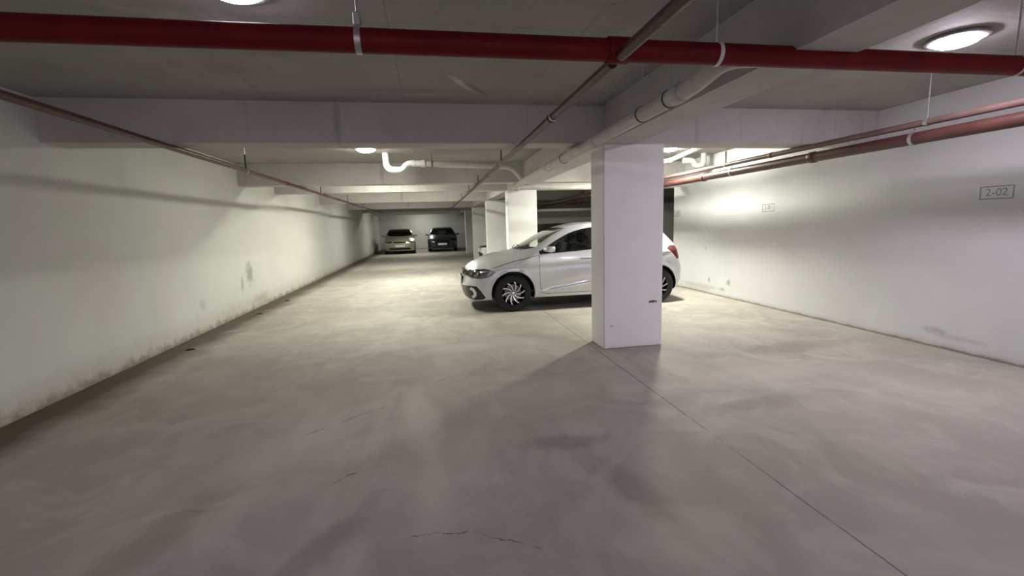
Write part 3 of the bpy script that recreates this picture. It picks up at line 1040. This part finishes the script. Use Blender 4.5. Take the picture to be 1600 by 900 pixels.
    for key, poly, (a, b), test in regs:
        ok = test(V, N)
        idx = np.where(ok)[0]
        s, g = sd_poly(V[idx][:, [a, b]], poly)
        m = np.abs(s) < .52*h
        ii = idx[m]
        for _ in range(2):
            s2, g2 = sd_poly(V[ii][:, [a, b]], poly)
            V[ii, a] -= s2*g2[:, 0]
            V[ii, b] -= s2*g2[:, 1]
            V[ii] = C.project(V[ii], 1)
        onb[ii] = True
    # split quads along the diagonal that follows an outline
    alt = onb[Q[:, 1]] & onb[Q[:, 3]] & ~(onb[Q[:, 0]] & onb[Q[:, 2]])
    Q = np.concatenate([np.where(alt[:, None], Q[:, [0, 1, 3]], Q[:, [0, 1, 2]]), np.where(alt[:, None], Q[:, [1, 2, 3]], Q[:, [0, 2, 3]])])
    cen = V[Q].mean(1)
    nf = N[Q].mean(1)
    cls = np.zeros(len(Q), int)
    for k, (key, poly, (a, b), test) in enumerate(regs):
        s, _ = sd_poly(cen[:, [a, b]], poly)
        cls[(s < 0) & test(cen, nf) & (cls == 0)] = k+1
    root = empty(name, loc, rz)
    root.scale = scale
    tag(root, label, 'car', group)

    def sub(mask, nm, mat, parent=root, off=0.0, sharp=180):
        q = Q[mask]
        if len(q) == 0:
            return None
        u, inv = np.unique(q, return_inverse=True)
        vv = V[u] + N[u]*off
        return mesh_obj(nm, vv, inv.reshape(-1, 3), mat, parent, True, sharp, fix=False)

    # wheel wells and underside are dark
    rr = np.minimum(np.hypot(cen[:, 0], cen[:, 2]-S['wr']), np.hypot(cen[:, 0]-S['wb'], cen[:, 2]-S['wr']))
    inner = (rr < S['arch']+.004) & ((np.abs(cen[:, 1]) < np.abs(C.half(cen[:, 0], cen[:, 2]))-.012) | (rr < S['arch']-.006))
    under = (cen[:, 2] < .235) & (nf[:, 2] < -.75)
    dark = (cls == 0) & (inner | under)
    body = sub((cls == 0) & ~dark, 'body_shell', paint, sharp=50)
    sub(dark, 'wheel_well', 'black_trim')
    mats = dict(windscreen=glass, side_window=glass, rear_window='tinted_glass', headlight='lamp_lens', tail_light='red_lens',
                grille='gloss_black', lower_intake='black_trim', bumper_insert='black_trim')
    for k, (key, poly, ax, test) in enumerate(regs):
        m = cls == k+1
        for sgn, mm in ((-1, m & (cen[:, 1] < 0)), (1, m & (cen[:, 1] >= 0))) if key in ('side_window', 'headlight', 'tail_light', 'bumper_insert') else ((0, m),):
            if mm.sum() == 0:
                continue
            p = sub(mm, key, mats[key])
            if key == 'headlight':
                sub(mm, 'reflector', 'lamp_reflector', p, -.03)
                if detail:
                    # lamp projector bowls behind the lens
                    cc = cen[mm]
                    for fx in (.35, .62):
                        ct = np.array([np.quantile(cc[:, 0], fx), 0, np.quantile(cc[:, 2], .5)])
                        ct[1] = np.interp(ct[0], np.sort(cc[:, 0]), cc[np.argsort(cc[:, 0]), 1]) if style == 'hero' else np.quantile(cc[:, 1], fx)
                        nn = nf[mm].mean(0)
                        pp = ct - nn/np.linalg.norm(nn)*.022
                        MB().lathe([(.030, -.012), (.036, -.004), (.030, .004), (.012, .0)], tuple(pp), 'y' if style == 'hero' else 'x', 16).build('projector', 'chrome', p, True)
    # ---- cabin lining: inner copy of the upper shell
    lin = (cls == 0) & (cen[:, 2] > .80) & (cen[:, 0] > ws_bot+.15) & (cen[:, 0] < t_rear-.18)
    sub(lin, 'cabin_lining', 'interior_light' if style == 'hero' else 'interior_dark', root, -.028)
    # ---- cabin furniture
    m = MB().box(ws_bot+.1, t_rear-.35, -.76, .76, .30, .34)
    for s in (-1, 1):
        m.box(ws_bot+.25, t_rear-.5, s*.775-.02, s*.775+.02, .34, .93)
    m.build('cabin_floor', 'interior_dark', root)
    d = MB()
    prof = [(ws_bot+.12, .86), (ws_bot+.14, .985), (ws_bot+.30, 1.005), (ws_bot+.52, .985), (ws_bot+.60, .93), (ws_bot+.56, .80), (ws_bot+.45, .6)]
    d.poly(prof, 'y', -.70, .70).build('dashboard', 'interior_dark', root)
    sw = MB()
    cst = Vector((ws_bot+.70, -.36, .935))
    ax1, ax2 = Vector((0, 1, 0)), Vector((.42, 0, .907))
    sw.tube([cst + (ax1*math.cos(a)+ax2*math.sin(a))*.175 for a in [2*math.pi*k/28 for k in range(28)]], .015, 8, closed=True)
    sw.tube([cst-ax1*.17, cst+ax1*.17], .014, 6).tube([cst, cst-ax2*.17], .014, 6).tube([cst, cst+Vector((-.25, 0, .03))-ax2*.02], .03, 8)
    sw.build('steering_wheel', 'interior_dark', root, True)
    for sx, ysn in ((1.05, (-.36, .36)), (1.90, (-.38, .38))):
        for sy in ysn:
            st = MB()
            x0 = sx+ws_bot-.17
            back = [(x0-.02, .50), (x0+.10, .50), (x0+.32, 1.03), (x0+.27, 1.05), (x0+.20, 1.045)]
            st.poly(back, 'y', sy-.235, sy+.235)
            st.poly([(x0-.50, .42), (x0+.08, .38), (x0+.08, .54), (x0-.46, .58)], 'y', sy-.24, sy+.24)
            so = st.build('seat', 'interior_dark', root)
            hr = MB()
            hx = x0+.27
            hr.bbox(hx-.045, hx+.055, sy-.125, sy+.125, 1.085, 1.255 if sx < 1.5 else 1.20, .03)
            hr.tube([(hx, sy-.05, 1.0), (hx, sy-.05, 1.10)], .007, 6).tube([(hx, sy+.05, 1.0), (hx, sy+.05, 1.10)], .007, 6)
            hr.build('headrest', 'interior_dark', so)
    # ---- pillars and trims on the windows
    def ribbon(pts, wd, off, sgn, nm, mat, parent, n=24):
        """thin raised strip following the flank along a polyline of (x, z)"""
        P = []
        for i in range(len(pts)-1):
            a, b = np.array(pts[i]), np.array(pts[i+1])
            k = max(2, int(np.linalg.norm(b-a)/.03))
            P += [a+(b-a)*j/k for j in range(k)]
        P.append(np.array(pts[-1]))
        f = []
        P = np.array(P)
        D = np.concatenate([P[1:2]-P[:1], P[2:]-P[:-2], P[-1:]-P[-2:-1]])
        D /= np.maximum(np.linalg.norm(D, axis=1, keepdims=True), 1e-9)
        NN = np.stack([-D[:, 1], D[:, 0]], 1)*wd/2
        A, B = P-NN, P+NN
        ya, yb = C.side_y(A[:, 0], A[:, 1], sgn), C.side_y(B[:, 0], B[:, 1], sgn)
        v = np.stack([np.stack([A[:, 0], ya+sgn*off, A[:, 1]], 1), np.stack([B[:, 0], yb+sgn*off, B[:, 1]], 1),
                      np.stack([A[:, 0], ya-sgn*.006, A[:, 1]], 1), np.stack([B[:, 0], yb-sgn*.006, B[:, 1]], 1)], 1).reshape(-1, 3)
        for i in range(len(P)-1):
            a, b = i*4, i*4+4
            f += [(a, a+1, b+1, b), (a, b, b+2, a+2), (a+1, a+3, b+3, b+1)]
        return mesh_obj(nm, v, f, mat, parent, True, 40)
    for sgn in (-1, 1):
        # window frame strip and B pillar
        fr = chaikin(dlo, 1)
        ribbon(fr+[fr[0]], .022, .003, sgn, 'window_seal', 'gloss_black', root)
        bx = 1.42 if S is not SEDAN else 1.5
        zt = .0
        ribbon([(bx, 1.0), (bx-.06, 1.325 if S is not SEDAN else 1.28)], .10, .004, sgn, 'door_pillar', 'gloss_black', root)
        ribbon([(2.12, 1.04), (2.06, 1.33)] if S is not SEDAN else [(2.2, 1.0), (2.12, 1.24)], .05, .004, sgn, 'door_pillar', 'gloss_black', root)
        # black mirror triangle
        x_, z_ = dlo[0]
        if detail:
            ribbon([(x_+.03, z_+.012), (x_+.20, z_+.06)], .06, .004, sgn, 'mirror_panel', 'gloss_black', root)
            # shut lines
            ribbon([(.445, .925), (.448, .70), (.452, .45), (.48, .305), (.55, .275), (1.36, .275), (1.41, .33), (1.43, .6), (1.45, .985)], .007, .0012, sgn, 'shut_line', 'black_trim', root)
            ribbon([(1.46, .985), (1.44, .6), (1.44, .33), (1.5, .275), (2.05, .285), (2.14, .36), (2.19, .55), (2.32, .75), (2.42, 1.035)], .007, .0012, sgn, 'shut_line', 'black_trim', root)
            ribbon([(-.33, .735), (-.1, .80), (.2, .865), (.42, .915)], .007, .0012, sgn, 'hood_shut_line', 'black_trim', root)
            for hx in (1.26, 2.22):
                y = C.side_y(hx, .845, sgn)
                MB().bbox(hx-.10, hx+.10, min(y-sgn*.012, y+sgn*.028), max(y-sgn*.012, y+sgn*.028), .832, .860, .008).build('door_handle', paint, root, True)
            ribbon([(.37, .213), (2.18, .213)], .05, .004, sgn, 'sill_strip', 'black_trim', root) if style == 'x' else None
        # door mirror
        mx, mz = dlo[0][0]+.13, dlo[0][1]+.055
        y = C.side_y(mx, mz, sgn)
        mm = MB()
        y0 = y+sgn*.05
        y1 = y+sgn*.20
        rings = []
        for t_, sc in ((0, .55), (.12, .85), (.35, 1.0), (.75, .97), (.93, .80), (1.0, .45)):
            yy = y0+(y1-y0)*t_
            rings.append([(mx+.075*sc*1.0*a+.03*t_+.02, yy, mz+.0+.05*sc*b+.01) for a, b in ((-1.0, -.5), (-1.15, .1), (-.8, .75), (0, 1.0), (1.1, .95), (1.25, .2), (1.1, -.75), (0, -.95))])
        b0 = 0
        for r_ in rings:
            mm.v += r_
        for i in range(len(rings)-1):
            for k in range(8):
                mm.f.append((i*8+k, i*8+(k+1) % 8, (i+1)*8+(k+1) % 8, (i+1)*8+k))
        mm.f.append(tuple(range(8)))
        mm.f.append(tuple(range(len(rings)*8-1, len(rings)*8-9, -1)))
        mo = mm.build('door_mirror', paint, root, True, 60)
        MB().tube([(mx, y-sgn*.015, mz-.03), (mx+.01, y0+sgn*.03, mz-.005)], .022, 10).build('mirror_arm', 'black_trim', mo, True)
    # ---- wheels
    def wheel_meshes():
        T = S['wr']
        ty = MB().lathe([(.196, -.085), (T-.045, -.092), (T-.014, -.080), (T, -.055), (T, .055), (T-.014, .080), (T-.045, .092), (.196, .085), (.188, .05), (.188, -.05)], (0, 0, 0), 'y', 48, True)
        for gz in (-.03, 0.0, .03):
            pass
        rb = MB().lathe([(.203, -.080), (.196, -.088), (.186, -.082), (.182, -.05), (.170, .04), (.120, .06)], (0, 0, 0), 'y', 40)
        dk = MB().lathe([(.02, -.018), (.140, -.018), (.142, -.008), (.140, .006)], (0, 0, 0), 'y', 32)
        sp = MB()
        ns = 10
        for i in range(ns):
            a0 = 2*math.pi*i/ns
            rowL = []
            for j in range(7):
                t_ = j/6
                r = .040+(.190-.040)*t_
                a = a0 + .50*t_**1.2
                w0 = .011+.009*t_
                y = -.060 - .018*math.sin(t_*math.pi*.6)
                tx, tz = -math.sin(a), math.cos(a)
                cx, cz = r*math.cos(a), r*math.sin(a)
                rowL.append([(cx-tx*w0, y+.012, cz-tz*w0), (cx-tx*w0*.6, y-.006, cz-tz*w0*.6), (cx+tx*w0*.6, y-.006, cz+tz*w0*.6), (cx+tx*w0, y+.012, cz+tz*w0)])
            b = len(sp.v)
            for rw in rowL:
                sp.v += rw
            for j in range(6):
                for k in range(3):
                    sp.f.append((b+j*4+k, b+j*4+k+1, b+j*4+4+k+1, b+j*4+4+k))
                sp.f.append((b+j*4+3, b+j*4, b+j*4+4, b+j*4+7))
        hub = MB().lathe([(.001, -.074), (.022, -.074), (.030, -.070), (.034, -.062), (.034, -.03)], (0, 0, 0), 'y', 20)
        return ty, rb, dk, sp, hub
    W = wheel_meshes()
    first = None
    for ax in (0, S['wb']):
        for sgn in (-1, 1):
            yc = (C.half(np.array([ax]), np.array([.5]))[0]-.098)*sgn
            if first is None:
                wo = W[0].build('wheel', 'rubber', root, True, 50)
                W[1].build('rim', 'gloss_black', wo, True, 50)
                W[2].build('brake_disc', 'brake_disc', wo, True, 50)
                W[3].build('alloy_spokes', 'alloy', wo, True, 35)
                W[4].build('hub_cap', 'alloy', wo, True, 50)
                first = wo
            else:
                wo = copy_tree(first, root)
            wo.location = (ax, yc, S['wr'])
            wo.rotation_euler = (0, 0.3+ax, 0 if sgn < 0 else math.pi)
    # ---- nose details
    yfront = lambda z: float(np.interp(z, *C.noseT))
    pl = MB().bbox(yfront(.50)-.022, yfront(.50)-.006, -.26, .26, .455, .565, .004) if style in ('hero', 'white') else \
        MB().bbox(yfront(.46)-.022, yfront(.46)-.006, -.26, .26, .405, .515, .004)
    po = pl.build('number_plate', 'plate_white', root)
    if style == 'hero':
        MB().box(yfront(.50)-.010, yfront(.50)+.05, -.27, .27, .447, .573).build('plate_holder', 'black_trim', root)
        MB().lathe([(.001, -.006), (.052, -.006), (.058, .0), (.058, .02)], (yfront(.64)-.012, 0, .645), 'x', 28).build('badge', 'chrome', root, True)
        # chrome fog surround strip in the bumper insert
        for sgn in (-1, 1):
            ribbon([(-.695, .410), (-.650, .385), (-.622, .335), (-.63, .285), (-.665, .255)], .045, .008, sgn, 'intake_trim', paint, root)
        # antenna and rear spoiler lip
        MB().tube([(2.42, 0, 1.405), (2.60, 0, 1.50)], .006, 8).tube([(2.40, 0, 1.40), (2.43, 0, 1.425)], .016, 8).build('roof_antenna', 'black_trim', root, True)
        MB().bbox(t_rear-.055, t_rear-.012, -.26, .26, .50, .61, .004).build('rear_number_plate', 'plate_white', root)
        # wipers
        MB().tube([(.19, -.55, 1.0), (.24, -.25, 1.05), (.26, .1, 1.065)], .007, 6).tube([(.16, .05, 1.02), (.235, .3, 1.045), (.30, .55, 1.045)], .007, 6).build('wiper', 'black_trim', root, True)
    return root


HX, HY = 1.3017, 7.3386
build_car('hatchback_car', HATCH, (HX, HY+.865, 0), 0, .0135, 'silver_paint', 'silver five-door hatchback parked behind the nearest white column', style='hero')
build_car('hatchback_car', HATCH, (2.62, 17.6, 0), 0, .03, 'white_paint', 'white car whose nose peeks out beside the third white column', style='white', detail=False)
build_car('hatchback_car', HATCH, (5.55, 13.55, 0), math.pi, .03, 'black_paint', 'black car whose roof shows above the hood of the silver hatchback', 'tinted_glass', style='dark', detail=False)
build_car('sedan_car', SEDAN, (-1.72, 27.1, 0), math.pi/2+.05, .028, 'gold_paint', 'dull gold car parked facing us at the far end by the left wall', 'tinted_glass', style='gold', detail=False)
build_car('hatchback_car', HATCH, (.72, 28.0, 0), math.pi/2-.03, .028, 'charcoal_paint', 'dark grey car parked facing us beside the gold car at the far end', 'tinted_glass', style='dark', detail=False)
